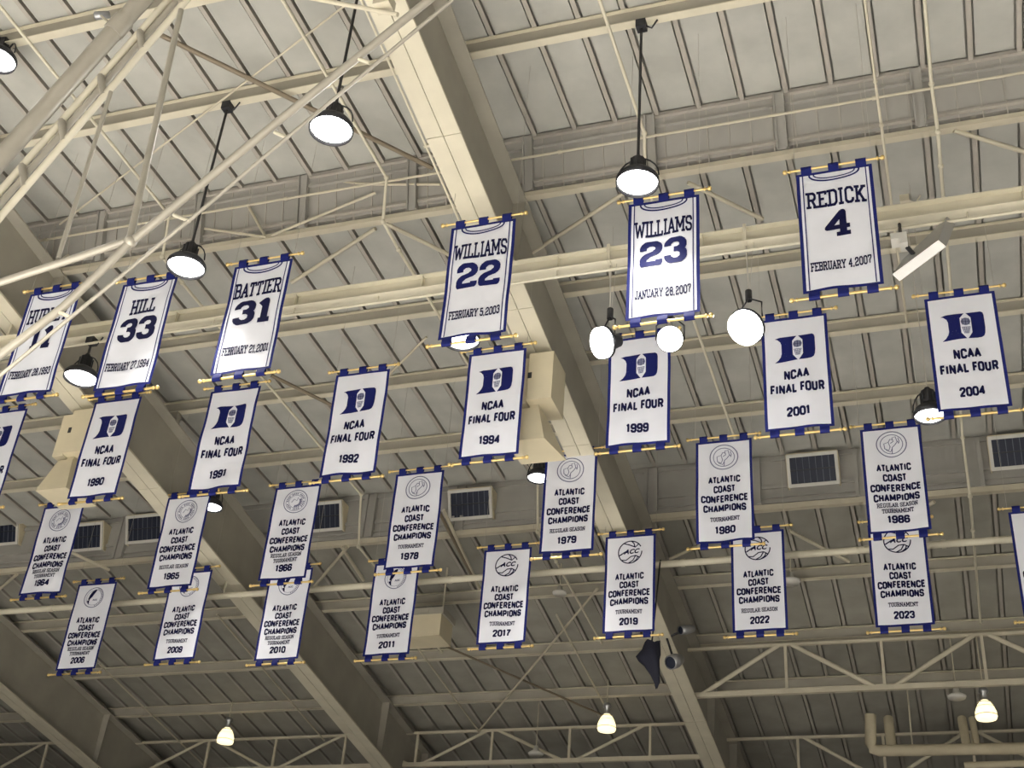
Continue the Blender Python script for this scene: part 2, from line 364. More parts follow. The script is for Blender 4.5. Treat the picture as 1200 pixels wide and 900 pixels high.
# diagonal braces of the roof plane
def zbrace(name, label, a, c, z, r, m): line(name, label, [at_z(*a, z), at_z(*c, z)], r, m, 'brace', False)
zbrace('roof_brace', 'brown grey diagonal brace crossing under the upper roof behind the struts', (180, 37), (507, 197), 18.30, .05, M['brownrod'])
zbrace('roof_brace', 'thin pale diagonal rod under the upper roof left of the central girder', (70, 263), (405, 6), 18.38, .022, M['steel2'])
line('roof_brace', 'long diagonal brace from the banner dated 2017 down left to the lattice truss', [at_s(700, 690, -.1), at_s(560, 858, -.1)], .038, M['steel2'], 'brace', False)
line('roof_brace', 'dim diagonal brace sloping right behind the banner dated 2017', [at_s(510, 752, -.05), at_s(706, 838, -.05)], .035, M['brownrod'], 'brace', False)
line('roof_brace', 'dim diagonal brace left of the banner dated 1992', [at_s(318, 440, -.05), at_s(395, 478, -.05)], .045, M['brownrod'], 'brace', False)
line('roof_brace', 'thin diagonal brace right of the banner dated 1992', [at_s(500, 395, -.05), at_s(440, 455, -.05)], .03, M['steel2'], 'brace', False)
line('roof_brace', 'diagonal brace below the banner dated 1994 sloping down right', [at_s(512, 595, -.05), at_s(556, 680, -.05)], .05, M['brownrod'], 'brace', False)

# lattice trusses at the far end
def lattice(name, label, Y, ztop, zbot, x0, x1, nodes, step, r=.055):
    t = thing(name, label, 'truss', ((x0+x1)/2, Y, zbot))
    b = MB(); b.box((x0, Y-.05, ztop-.04), (x1, Y+.05, ztop+.04)); obj('top_chord', b, M['steel2'], t)
    b = MB(); b.box((x0, Y-.07, zbot-.07), (x1, Y+.07, zbot+.07)); obj('bottom_chord', b, M['steel2'], t)
    x = nodes - math.floor((nodes-x0)/step)*step
    while x < x1:
        for s in (-1, 1):
            xe = x + s*step*.5
            if x0 < xe < x1: b = MB(); b.tube([(x+s*.2, Y, ztop), (xe-s*.2, Y, zbot)], r, 8); obj('diagonal', b, M['steel2'], t)
        for xv in (x, x+step/2):
            if x0 < xv < x1: b = MB(); b.beam((xv, Y, zbot), (xv, Y, ztop), .08, .08, (0,1,0)); obj('vertical', b, M['steel2'], t)
        x += step
    return t
lattice('lattice_truss', 'lattice truss along the bottom edge left of the central girder', 41.5, 14.36, 13.25, -30.5, -7.9, -15.32, 5.5)
lattice('lattice_truss', 'lattice truss of wide diagonals under the banners dated 2022 and 2023', 36.3, 14.78, 13.38, -7.6, X1, .70, 5.36, .07)
lattice('lattice_truss', 'dim lattice truss in the lower right corner behind the lagged pipes', 42.6, 14.15, 12.75, -7.6, X1, -5.2, 5.36, .06)
lattice('lattice_truss', 'dim lattice truss in the lower left corner beyond the leftmost girder', 41.0, 14.30, 13.2, X0, -30.6, -33.0, 5.0)

# ------------------------------------------------------------------ lettering
G = {
'A': (.78, [[(.1,0),(.39,1),(.68,0)], [(.22,.34),(.56,.34)]], [(.1,0),(.68,0)]),
'B': (.74, [[(.16,0),(.16,1),(.5,1),(.62,.9),(.62,.62),(.5,.53),(.16,.53)], [(.5,.53),(.64,.42),(.64,.1),(.52,0),(.16,0)]], [(.12,0),(.12,1)]),
'C': (.74, [[(.64,.70),(.64,.86),(.5,1),(.26,1),(.12,.86),(.12,.14),(.26,0),(.5,0),(.64,.14),(.64,.30)]], []),
'D': (.76, [[(.16,0),(.16,1),(.5,1),(.66,.84),(.66,.16),(.5,0),(.16,0)]], [(.12,0),(.12,1)]),
'E': (.72, [[(.62,.80),(.62,1),(.16,1),(.16,0),(.62,0),(.62,.20)], [(.16,.52),(.50,.52)]], [(.12,0),(.12,1)]),
'F': (.70, [[(.62,.74),(.62,1),(.16,1),(.16,0)], [(.16,.52),(.46,.52)], [(.46,.42),(.46,.62)]], [(.16,0),(.12,1)]),
'G': (.76, [[(.64,.70),(.64,.86),(.5,1),(.26,1),(.12,.86),(.12,.14),(.26,0),(.5,0),(.64,.14),(.64,.42),(.44,.42)]], []),
'H': (.80, [[(.16,0),(.16,1)], [(.64,0),(.64,1)], [(.16,.5),(.64,.5)]], [(.16,0),(.16,1),(.64,0),(.64,1)]),
'I': (.40, [[(.2,0),(.2,1)]], [(.2,0),(.2,1)]),
'J': (.64, [[(.46,1),(.46,.16),(.34,0),(.22,0),(.1,.16),(.1,.32)]], [(.46,1)]),
'K': (.80, [[(.16,0),(.16,1)], [(.66,1),(.22,.45)], [(.36,.58),(.68,0)]], [(.16,0),(.16,1),(.66,1),(.68,0)]),
'L': (.68, [[(.16,1),(.16,0),(.6,0),(.6,.28)]], [(.16,1),(.12,0)]),
'M': (.96, [[(.14,0),(.14,1),(.48,.28),(.82,1),(.82,0)]], [(.14,0),(.82,0),(.1,1),(.86,1)]),
'N': (.82, [[(.14,0),(.14,1),(.66,0),(.66,1)]], [(.14,0),(.66,1)]),
'O': (.74, [[(.26,0),(.12,.15),(.12,.85),(.26,1),(.5,1),(.64,.85),(.64,.15),(.5,0),(.26,0)]], []),
'P': (.72, [[(.16,0),(.16,1),(.5,1),(.64,.88),(.64,.6),(.5,.46),(.16,.46)]], [(.16,0),(.12,1)]),
'R': (.80, [[(.16,0),(.16,1),(.5,1),(.64,.88),(.64,.62),(.5,.5),(.16,.5)], [(.42,.5),(.66,0)]], [(.16,0),(.12,1),(.68,0)]),
'S': (.72, [[(.62,.72),(.62,.86),(.5,1),(.24,1),(.11,.88),(.11,.64),(.24,.52),(.48,.48),(.62,.36),(.62,.12),(.5,0),(.24,0),(.11,.14),(.11,.28)]], []),
'T': (.74, [[(.08,.74),(.08,1),(.66,1),(.66,.74)], [(.37,1),(.37,0)]], [(.37,0)]),
'U': (.80, [[(.16,1),(.16,.15),(.3,0),(.5,0),(.64,.15),(.64,1)]], [(.16,1),(.64,1)]),
'W': (1.06, [[(.1,1),(.3,0),(.53,.8),(.76,0),(.96,1)]], [(.12,1),(.94,1)]),
'Y': (.80, [[(.12,1),(.4,.46),(.68,1)], [(.4,.46),(.4,0)]], [(.12,1),(.68,1),(.4,0)]),
'0': (.74, [[(.28,0),(.12,.15),(.12,.85),(.28,1),(.48,1),(.64,.85),(.64,.15),(.48,0),(.28,0)]], []),
'1': (.52, [[(.1,.8),(.28,1),(.28,0)]], [(.28,0)]),
'2': (.74, [[(.12,.68),(.12,.86),(.26,1),(.5,1),(.63,.87),(.63,.64),(.5,.52),(.26,.42),(.12,.28),(.12,0),(.64,0),(.64,.18)]], []),
'3': (.74, [[(.12,.72),(.12,.86),(.26,1),(.5,1),(.62,.88),(.62,.64),(.5,.53),(.32,.53)], [(.5,.53),(.63,.42),(.63,.13),(.5,0),(.26,0),(.12,.14),(.12,.28)]], []),
'4': (.76, [[(.52,0),(.52,1),(.1,.32),(.7,.32)]], [(.52,0)]),
'5': (.74, [[(.62,1),(.14,1),(.14,.56),(.5,.6),(.63,.48),(.63,.13),(.5,0),(.26,0),(.12,.14),(.12,.26)]], []),
'7': (.70, [[(.1,.76),(.1,1),(.62,1),(.62,.8),(.34,.4),(.34,0)]], []),
'8': (.74, [[(.28,.52),(.14,.63),(.14,.88),(.27,1),(.49,1),(.62,.88),(.62,.63),(.48,.52),(.28,.52),(.12,.4),(.12,.12),(.26,0),(.5,0),(.64,.12),(.64,.4),(.48,.52)]], []),
'9': (.74, [[(.64,.5),(.28,.46),(.12,.6),(.12,.86),(.26,1),(.5,1),(.64,.86),(.64,.14),(.5,0),(.26,0),(.12,.14),(.12,.26)]], []),
'6': (.74, [[(.63,.74),(.63,.86),(.5,1),(.26,1),(.12,.86),(.12,.14),(.26,0),(.5,0),(.64,.14),(.64,.42),(.5,.56),(.12,.5)]], []),
',': (.30, [[(.18,.1),(.1,-.16)]], []), '.': (.3, [[(.15,0),(.15,.08)]], []), ' ': (.34, [], [])}
PLAIN = {'E': (.66, [[(.60,1),(.16,1),(.16,0),(.60,0)], [(.16,.52),(.54,.52)]], []), 'F': (.62, [[(.58,1),(.16,1),(.16,0)], [(.16,.52),(.52,.52)]], []), 'L': (.60, [[(.16,1),(.16,0),(.58,0)]], []), 'T': (.66, [[(.06,1),(.60,1)], [(.33,1),(.33,0)]], []), '2': (.74, [[(.12,.70),(.12,.86),(.26,1),(.5,1),(.63,.87),(.63,.66),(.16,.12),(.12,0),(.64,0)]], []), '7': (.66, [[(.08,1),(.60,1),(.28,.4),(.26,0)]], [])}
def slab(text, t, ser=.15):
    """block letters with slab feet: triangles and quads in a plane, height 1; returns (quads, width)"""
    qs = []; x = 0.0
    for ch in text:
        w_, lines_, serifs = PLAIN[ch] if not ser and ch in PLAIN else G[ch]
        def mp(p): return (x + p[0], t*.42 + (1 - t*.84)*p[1])
        for ln in lines_:
            P_ = [mp(p) for p in ln]
            for a, c in zip(P_, P_[1:]):
                dx, dy = c[0]-a[0], c[1]-a[1]; L_ = math.hypot(dx, dy); th = t if abs(dy) > abs(dx)*.6 else t*.84
                nx, ny = -dy/L_*th/2, dx/L_*th/2
                qs.append([(a[0]+nx, a[1]+ny), (a[0]-nx, a[1]-ny), (c[0]-nx, c[1]-ny), (c[0]+nx, c[1]+ny)])
            for p in P_[1:-1]: qs.append([(p[0]+t*.46*math.cos(PI/8+PI*k/4), p[1]+t*.46*math.sin(PI/8+PI*k/4)) for k in range(8)])
        for sx, sy_ in (serifs if ser else ()):
            cx, cyy = mp((sx, sy_)); qs.append([(cx-ser-.04, cyy-t*.42), (cx+ser+.04, cyy-t*.42), (cx+ser+.04, cyy+t*.42), (cx-ser-.04, cyy+t*.42)])
        x += w_ + .06
    return qs, x - .06
_sans = {}
def sans(text, bold=.072, shear=0.0):
    key = (text, bold, shear)
    if key in _sans: return _sans[key]
    c = bpy.data.curves.new('lettering', 'FONT'); c.body = text; c.size = 1; c.offset = bold; c.resolution_u = 3; c.shear = shear; c.space_character = 1.06
    o = bpy.data.objects.new('lettering', c); C.objects.link(o)
    dg = bpy.context.evaluated_depsgraph_get(); dg.update()
    me = bpy.data.meshes.new_from_object(o.evaluated_get(dg))
    vs = [(v.co.x, v.co.y) for v in me.vertices]; fs = [tuple(p.vertices) for p in me.polygons]
    bpy.data.objects.remove(o); bpy.data.curves.remove(c); bpy.data.meshes.remove(me)
    xs = [v[0] for v in vs]; ys = [v[1] for v in vs]; x0, x1, y0, y1 = min(xs), max(xs), min(ys), max(ys)
    _sans[key] = ([((v[0]-x0)/(x1-x0), (v[1]-y0)/(y1-y0)) for v in vs], fs); return _sans[key]

BW, BH = 1.22, 2.45
class Banner:
    def __init__(s, X, Y, Z, kind, label, group, seed, am=None):
        s.X, s.Y, s.Z = X, Y, Z; r = random.Random(seed)
        s.ph = [r.uniform(0, 6.28) for _ in range(5)]; s.am = am or r.uniform(.8, 1.5)
        s.t = thing('banner', label, 'banner', (X, Y, Z-BH), group)
    def wave(s, u, v):
        k = min(1.0, v*1.6 + .15); p = s.ph
        return s.am*k*(.010*math.sin(u*5.2+p[0]+v*.9) + .007*math.sin(u*9+p[1]-v*1.7) + .008*math.sin(v*3.1+u*2.2+p[2]) + .004*math.sin(v*7+u*6+p[3]))
    def pt(s, u, v, d=0.0):
        d += .004 if d > .002 else 0
        return (s.X+u, s.Y + s.wave(u, v) - d, s.Z - v)
    def sheet(s, mb, u0, u1, v0, v1, d=0.0, nu=1, nv=1, mi=0):
        vs = [s.pt(u0+(u1-u0)*i/nu, v0+(v1-v0)*j/nv, d) for j in range(nv+1) for i in range(nu+1)]
        mb.add(vs, [(j*(nu+1)+i, j*(nu+1)+i+1, (j+1)*(nu+1)+i+1, (j+1)*(nu+1)+i) for j in range(nv) for i in range(nu)], mi, True)
    def poly(s, mb, pts, d, mi=0): mb.add([s.pt(u, v, d) for u, v in pts], [tuple(range(len(pts)))], mi)
    def fine(s, mb, pts, d, mi=0, step=.06):
        """a polygon cut into small cells so it follows the folds"""
        bm = bmesh.new(); bm.faces.new([bm.verts.new((u, v, 0)) for u, v in pts])
        us = [p[0] for p in pts]; vs = [p[1] for p in pts]
        for ax, lo, hi in ((0, min(us), max(us)), (1, min(vs), max(vs))):
            k = 1
            while lo + k*step < hi:
                co = [0, 0, 0]; no = [0, 0, 0]; co[ax] = lo+k*step; no[ax] = 1
                bmesh.ops.bisect_plane(bm, geom=bm.verts[:]+bm.edges[:]+bm.faces[:], plane_co=co, plane_no=no); k += 1
        for f in bm.faces: mb.add([s.pt(v.co.x, v.co.y, d) for v in f.verts], [tuple(range(len(f.verts)))], mi)
        bm.free()
    def band(s, mb, pts, wd, d, mi=0, closed=False):
        n = len(pts); L, R = [], []
        for i, p in enumerate(pts):
            a = pts[(i-1) % n] if closed or i else p; c = pts[(i+1) % n] if closed or i < n-1 else p
            dx, dy = c[0]-a[0], c[1]-a[1]; l = math.hypot(dx, dy) or 1; nx, ny = -dy/l*wd/2, dx/l*wd/2
            L.append(s.pt(p[0]+nx, p[1]+ny, d)); R.append(s.pt(p[0]-nx, p[1]-ny, d))
        mb.add(L+R, [(i, (i+1) % n, n+(i+1) % n, n+i) for i in range(n if closed else n-1)], mi)
    def slab(s, mb, text, uc, vc, wd, h, t, d=.006, arch=0.0, mi=0):
        qs, W_ = slab(text, t); k = wd/W_
        for q in qs:
            pts = []
            for x, y in q:
                u = uc + (x-W_/2)*k; v = vc + h/2 - y*h + (arch*((u-uc)/(wd/2))**2 if arch else 0)
                pts.append((u, v))
            s.poly(mb, pts, d, mi)
    def sans(s, mb, text, uc, vc, wd, h, d=.006, bold=.072, shear=0.0, mi=0):
        vs, fs = sans(text, bold, shear)
        mb.add([s.pt(uc + (x-.5)*wd, vc + h/2 - y*h, d) for x, y in vs], fs, mi)
    def block(s, mb, text, uc, vc, wd, h, t=.20, d=.006):
        qs, W_ = slab(text, t, None); k = wd/W_
        for q in qs: s.poly(mb, [(uc + (x-W_/2)*k, vc + h/2 - y*h) for x, y in q], d)
    def cloth(s, jersey):
        bw, bt = (.055, .05)
        b = MB(); s.sheet(b, -BW/2+bw, BW/2-bw, bt, BH-bt, 0, 16, 32); o = obj('cloth', b, M['white'], s.t)
        b = MB()
        s.sheet(b, -BW/2, BW/2, 0, bt, .001, 16, 1); s.sheet(b, -BW/2, BW/2, BH-bt, BH, .001, 16, 1)
        s.sheet(b, -BW/2, -BW/2+bw, bt, BH-bt, .001, 1, 32); s.sheet(b, BW/2-bw, BW/2, bt, BH-bt, .001, 1, 32)
        obj('border', b, M['blue'], s.t)
        if jersey:
            b = MB()
            for sgn in (-1, 1): s.sheet(b, sgn*(BW/2-.105)-.009, sgn*(BW/2-.105)+.009, bt, BH-bt, .005, 1, 32)
            for (hw, dp, wd) in ((.40, .17, .030), (.33, .115, .022)):
                s.band(b, [(hw*math.sin(a)*1.0, bt + .0 + dp*math.cos(a)**.8 if abs(a) < PI/2 else bt) for a in [(-PI/2+.001) + (PI-.002)*i/22 for i in range(23)]], wd, .006)
            obj('collar_trim', b, M['blue'], s.t)
    def rods(s, ntab_bottom=3):
        for top in (True, False):
            z = s.Z + .095 if top else s.Z - BH - .105; Lh = .70
            b = MB(); b.tube([(s.X-Lh, s.Y, z), (s.X+Lh, s.Y, z)], .019 if top else .024, 10); po = obj('pole', b, M['brass'], s.t)
            for sg in (-1, 1):
                b = MB(); b.lathe((s.X+sg*Lh, s.Y, z), (sg, 0, 0), [(-.01, .022), (0, .034), (.02, .034), (.03, .018), (.05, .018), (.065, .036), (.09, .042), (.115, .034), (.128, .001)], 12); obj('finial', b, M['brass'], po)
            for uc in (-.44, 0, .44):
                b = MB(); w2 = .085
                if top: prof = [(0, .03), (-.035, .06), (-.035, .11), (-.02, .135), (.02, .135), (.035, .11), (.035, .06), (0, .03)]
                else: prof = [(0, -BH+.02), (-.035, -BH-.07), (-.038, -BH-.12), (-.02, -BH-.145), (.02, -BH-.145), (.038, -BH-.12), (.035, -BH-.07), (0, -BH+.02)]
                vs = []
                if top: prof = [(0, -.03)] + prof[1:-1] + [(0.002, -.03)]
                for (dy, dz) in prof:
                    for u in (uc-w2, uc+w2): vs.append((s.X+u, s.Y+dy-.004, s.Z+dz))
                b.add(vs, [(2*i, 2*i+1, 2*i+3, 2*i+2) for i in range(len(prof)-1)], 0, True)
                obj('tab', b, M['blue'], s.t)
    def cords(s, zt_):
        for sg in (-1, 1):
            b = MB(); b.tube([(s.X+sg*.62, s.Y, s.Z+.10), (s.X+sg*.62, s.Y, zt_)], .004, 5); obj('hanging_cord', b, M['rope'], s.t)

def roof_above(Y):
    if Y < Y1E: return Z1
    if Y < Y2E: return z2(Y)
    return z3(Y)
JG, FG, AG = 'retired number banners', 'banners with the blue letter emblem', 'conference champions banners'
JER = [(-16.15, 15.05, 'HURLEY', '11', 'FEBRUARY 28,1993', 'retired number 11 banner behind the pale foreground struts', 7),
       (-13.96, 14.92, 'HILL', '33', 'FEBRUARY 27,1994', 'white and blue retired number 33 banner', 8),
       (-11.51, 14.93, 'BATTIER', '31', 'FEBRUARY 21,2001', 'white and blue retired number 31 banner, brightly lit at its foot', 9),
       (-7.14, 15.05, 'WILLIAMS', '22', 'FEBRUARY 5,2003', 'retired number 22 banner hanging in front of the central girder', 10),
       (-3.87, 14.95, 'WILLIAMS', '23', 'JANUARY 28,2007', 'retired number 23 banner hanging beside the bright pendant lamp', 11),
       (-1.03, 15.03, 'REDICK', '4', 'FEBRUARY 4,2007', 'white and blue retired number 4 banner', 12)]
YR = [16.76, 20.50, 24.65, 27.42]
for X, Z, nm, num, date, lab, sd in JER:
    B = Banner(X, YR[0], Z, 'j', lab, JG, sd); B.cloth(True); B.rods(); B.cords(roof_above(YR[0]))
    b = MB(); wn_ = min(.98, .145*len(nm)+.06) if len(nm) > 4 else .56
    B.slab(b, nm, 0, .60, wn_, .35, .18, arch=.0)
    obj('name_lettering', b, M['navy'], B.t)
    b = MB(); B.slab(b, date, 0, 1.98, .93, .18, .20, arch=-.02)
    obj('date_lettering', b, M['navy'], B.t)
    b = MB(); B.slab(b, num, 0, 1.14, .80 if num not in ('11', '4') else (.54 if num == '11' else .44), .54, .235 if num != '4' else .19)
    obj('number', b, M['print_blue'] if num in ('22', '23') else M['navy'], B.t)

def emblem(B):
    w_, h_, u0, v0 = .75, .57, -.385, .42
    def q(x, y): return (u0 + x*w_, v0 + y*h_)
    b = MB()
    # left limb with its two flared tips, then the bowl
    left = [(.02,.06),(.09,.10),(.15,.19),(.175,.30),(.175,.66),(.15,.78),(.09,.90),(0,1.0),(.12,.985),(.56,.975),(.56,.02),(.14,.02)]
    bowl = [(.56,.02),(.56,.975),(.80,.97),(.90,.95),(.955,.90),(.985,.80),(1.0,.62),(1.0,.16),(.985,.06),(.94,.01)]
    # split the concave left limb into quads
    for a, c in zip(left[:7], left[1:8]):
        B.fine(b, [q(*a), q(*c), q(.56, c[1] if c[1] < .97 else .975), q(.56, a[1])], .006)
    B.fine(b, [q(.02,.06), q(.56,.06), q(.56,.02), q(.14,.015)], .006)
    B.fine(b, [q(*p) for p in bowl], .006)
    obj('emblem', b, M['print_blue'], B.t)
    b = MB(); B.fine(b, [q(.58,-.01), q(.70,.20), q(.70,.76), q(.58,1.01), q(.45,.76), q(.45,.20)], .010); obj('emblem_shield', b, M['white'], B.t)
    b = MB(); cx, cyy, rr = q(.575,.35)[0], q(.575,.35)[1], .082
    B.fine(b, [(cx+rr*math.cos(2*PI*k/18), cyy+rr*math.sin(2*PI*k/18)) for k in range(18)], .014)
    for i in range(5): B.band(b, [q(.485+.0*i, .56+i*.052), q(.665, .56+i*.052)] if i == 0 else [q(.485+.016*i, .56+i*.055), q(.665-.016*i, .56+i*.055)], .014, .014)
    for i in range(5): B.band(b, [q(.485+.045*i, .55), q(.53+.022*i, .80)], .012, .014)
    obj('ball_and_net', b, M['seal'], B.t)
    b = MB()
    for a in (-.05, .0, .05): B.band(b, [(cx+a*1.2-.03*1*(a*0), cyy-rr*.9), (cx+a, cyy), (cx+a*1.2, cyy+rr*.9)], .008, .017)
    B.band(b, [(cx-rr, cyy), (cx+rr, cyy)], .008, .017)
    obj('ball_seam', b, M['navy'], B.t)
FF = [(-20.1, 15.0, '1989', 'emblem banner cut by the left edge under the number 11 banner'), (-17.06, 14.93, '1990', ''), (-14.08, 14.82, '1991', ''), (-11.09, 14.84, '1992', ''), (-8.12, 14.94, '1994', ''),
      (-5.18, 14.86, '1999', ''), (-2.21, 14.87, '2001', ''), (.77, 14.90, '2004', '')]
for i, (X, Z, yr, lab) in enumerate(FF):
    B = Banner(X, YR[1], Z, 'f', lab or 'white and blue emblem banner dated %s' % yr, FG, 30+i, 1.9 if yr == '1991' else None)
    B.cloth(False); B.rods(); B.cords(roof_above(YR[1])); emblem(B)
    b = MB(); B.block(b, 'NCAA', 0, 1.29, .46, .215, .27); obj('title_lettering', b, M['navy'], B.t); b = MB(); B.block(b, 'FINAL FOUR', 0, 1.59, .98, .215, .27); obj('title_lettering', b, M['navy'], B.t)
    b = MB(); B.block(b, yr, 0, 2.09, .42, .20, .27); obj('year_lettering', b, M['navy'], B.t)

def ring(B, b, cx, cyy, r, wd, d=.006, mi=0): B.band(b, [(cx+r*math.cos(2*PI*k/40), cyy+r*math.sin(2*PI*k/40)) for k in range(40)], wd, d, mi, True)
def seal_old(B):                             # ringed seal with small figures
    b = MB(); cx, cv = 0, .42
    ring(B, b, cx, cv, .300, .022); ring(B, b, cx, cv, .225, .016)
    for pts in ([(-.14,.10),(-.15,-.02),(-.06,-.05),(-.03,.06),(-.06,.14),(-.14,.10)], [(-.02,-.02),(.04,-.06),(.02,-.15),(.09,-.17),(.12,-.05),(.16,-.02)], [(.0,.22),(.01,.08),(.07,.02),(.13,-.06)], [(-.06,-.05),(-.02,-.12),(.03,-.10)], [(.14,-.14),(.16,-.06),(.14,.0)], [(-.12,.13),(-.03,.18),(.01,.10)]):
        B.band(b, [(cx+p[0], cv+p[1]) for p in pts], .017, .006)
    obj('seal', b, M['seal'], B.t)
def seal_sixties(B):                         # broad lettered ring with a shaded centre
    b = MB(); cx, cv = 0, .42
    ring(B, b, cx, cv, .300, .020); ring(B, b, cx, cv, .245, .010); ring(B, b, cx, cv, .165, .010)
    for k in range(30):
        a = 2*PI*k/30
        if k % 5 != 4: B.band(b, [(cx+.185*math.cos(a), cv+.185*math.sin(a)), (cx+.225*math.cos(a+.06), cv+.225*math.sin(a+.06))], .026, .006)
    for k in range(7):
        a = -.5 + k*.33; B.band(b, [(cx+.10*math.cos(a), cv+.10*math.sin(a)), (cx+.155*math.cos(a+.2), cv+.155*math.sin(a+.2))], .035, .006)
    B.band(b, [(-.10, cv+.03), (-.04, cv-.06), (.03, cv-.02), (.06, cv-.10)], .014, .006)
    obj('seal', b, M['seal'], B.t)
def seal_2000s(B):                           # grey ring with a dark curved silhouette
    b = MB(); cx, cv = 0, .42
    ring(B, b, cx, cv, .285, .020); ring(B, b, cx, cv, .222, .008)
    for k in range(16):
        a = -1.3 + k*.17; B.band(b, [(cx+.235*math.cos(a), cv+.235*math.sin(a)), (cx+.265*math.cos(a), cv+.265*math.sin(a))], .022, .006)
    B.sans(b, 'ACC', .05, cv+.07, .14, .05)
    obj('seal', b, M['seal'], B.t)
    b = MB(); B.poly(b, [(.02, cv-.24), (.05, cv-.20), (-.02, cv-.08), (-.05, cv-.02)], .009); B.poly(b, [(.02, cv-.24), (-.05, cv-.02), (-.13, cv+.08), (-.14, cv-.06), (-.08, cv-.18)], .009); B.poly(b, [(-.13, cv+.08), (-.09, cv+.02), (-.11, cv+.10), (-.10, cv+.21), (-.13, cv+.18), (-.18, cv+.10)], .009); B.poly(b, [(-.14, cv-.06), (-.05, cv-.02), (-.11, cv+.06), (-.16, cv+.06)], .009)
    obj('silhouette', b, M['navy'], B.t)
def seal_ball(B):                            # a basketball with the three letters across
    b = MB(); cx, cv = 0.0, .44; r = .285
    a0 = [(cx+r*math.cos(t), cv+r*math.sin(t)) for t in [-.45 + 2*PI*.93*k/40*-1 for k in range(41)]]
    B.band(b, a0, .026, .006)
    for pts in ([(-.16,-.235),(-.02,-.19),(.12,-.12),(.21,-.20)], [(.02,-.29),(.09,-.22),(.11,-.13)], [(-.22,.19),(-.10,.20),(.02,.11),(.14,.10),(.23,.16)], [(-.05,.285),(.07,.22),(.13,.11)], [(.07,.28),(.17,.20),(.19,.12)]):
        B.band(b, [(cx+p[0], cv+p[1]) for p in pts], .026, .006)
    B.sans(b, 'ACC', .035, cv-.02, .40, .125, bold=.045, shear=.35)
    B.band(b, [(cx-.26, cv+.07), (cx-.12, cv-.02), (cx-.06, cv-.04)], .03, .006)
    obj('seal', b, M['navy'], B.t)
def champion(X, Y, Z, yr, reg, tour, seal, lab, sd, recent=False, am=None):
    B = Banner(X, Y, Z, 'a', lab, AG, sd, am); B.cloth(False); B.rods(); B.cords(roof_above(Y)); seal(B)
    vs_ = (1.07, 1.28, 1.49, 1.70, 1.95, 2.19) if recent else (.975, 1.205, 1.435, 1.66, 1.91, 2.16)
    b = MB()
    for tx, wd, v in zip(('ATLANTIC', 'COAST', 'CONFERENCE', 'CHAMPIONS'), (.68, .46, .99, .90), vs_): B.block(b, tx, 0, v, wd, .172, .28)
    obj('title_lettering', b, M['navy'], B.t); b = MB()
    if reg and tour: B.slab(b, 'REGULAR SEASON', 0, vs_[4]-.085, .80, .10, .19); B.slab(b, 'TOURNAMENT', 0, vs_[4]+.05, .62, .10, .19)
    elif reg: B.slab(b, 'REGULAR SEASON', 0, vs_[4], .80, .10, .19)
    else: B.slab(b, 'TOURNAMENT', 0, vs_[4], .62, .10, .19)
    obj('season_lettering', b, M['navy'], B.t)
    b = MB(); B.block(b, yr, 0, vs_[5], .43, .18, .27); obj('year_lettering', b, M['navy'], B.t)
R3 = [(-21.27, 14.82, '1964', 1, 1, seal_sixties), (-17.58, 14.74, '1965', 1, 0, seal_sixties), (-14.58, 14.72, '1966', 1, 1, seal_sixties), (-11.43, 14.77, '1978', 0, 1, seal_old), (-7.75, 14.86, '1979', 1, 0, seal_old), (-4.30, 14.82, '1980', 0, 1, seal_old), (-.80, 14.74, '1986', 1, 1, seal_old)]
for i, (X, Z, yr, rg, tr, sl) in enumerate(R3):
    champion(X, YR[2], Z, yr, rg, tr, sl, 'conference champions banner dated %s under a round seal' % yr, 50+i, False, 1.7 if yr in ('1978', '1980') else None)
R4 = [(-21.83, 13.95, '2006', 1, 1, seal_2000s), (-18.94, 14.08, '2009', 0, 1, seal_2000s), (-15.98, 13.92, '2010', 1, 1, seal_2000s), (-13.02, 13.88, '2011', 0, 1, seal_2000s), (-10.11, 14.02, '2017', 0, 1, seal_ball), (-7.04, 14.12, '2019', 0, 1, seal_ball), (-4.05, 13.97, '2022', 1, 0, seal_ball), (-.97, 13.90, '2023', 0, 1, seal_ball)]
for i, (X, Z, yr, rg, tr, sl) in enumerate(R4):
    champion(X, YR[3], Z, yr, rg, tr, sl, 'conference champions banner dated %s in the lowest row' % yr, 70+i, True)
champion(2.02, YR[3], 13.95, '2025', 0, 1, seal_ball, 'conference champions banner cut off by the right edge of the photo', 90, True)

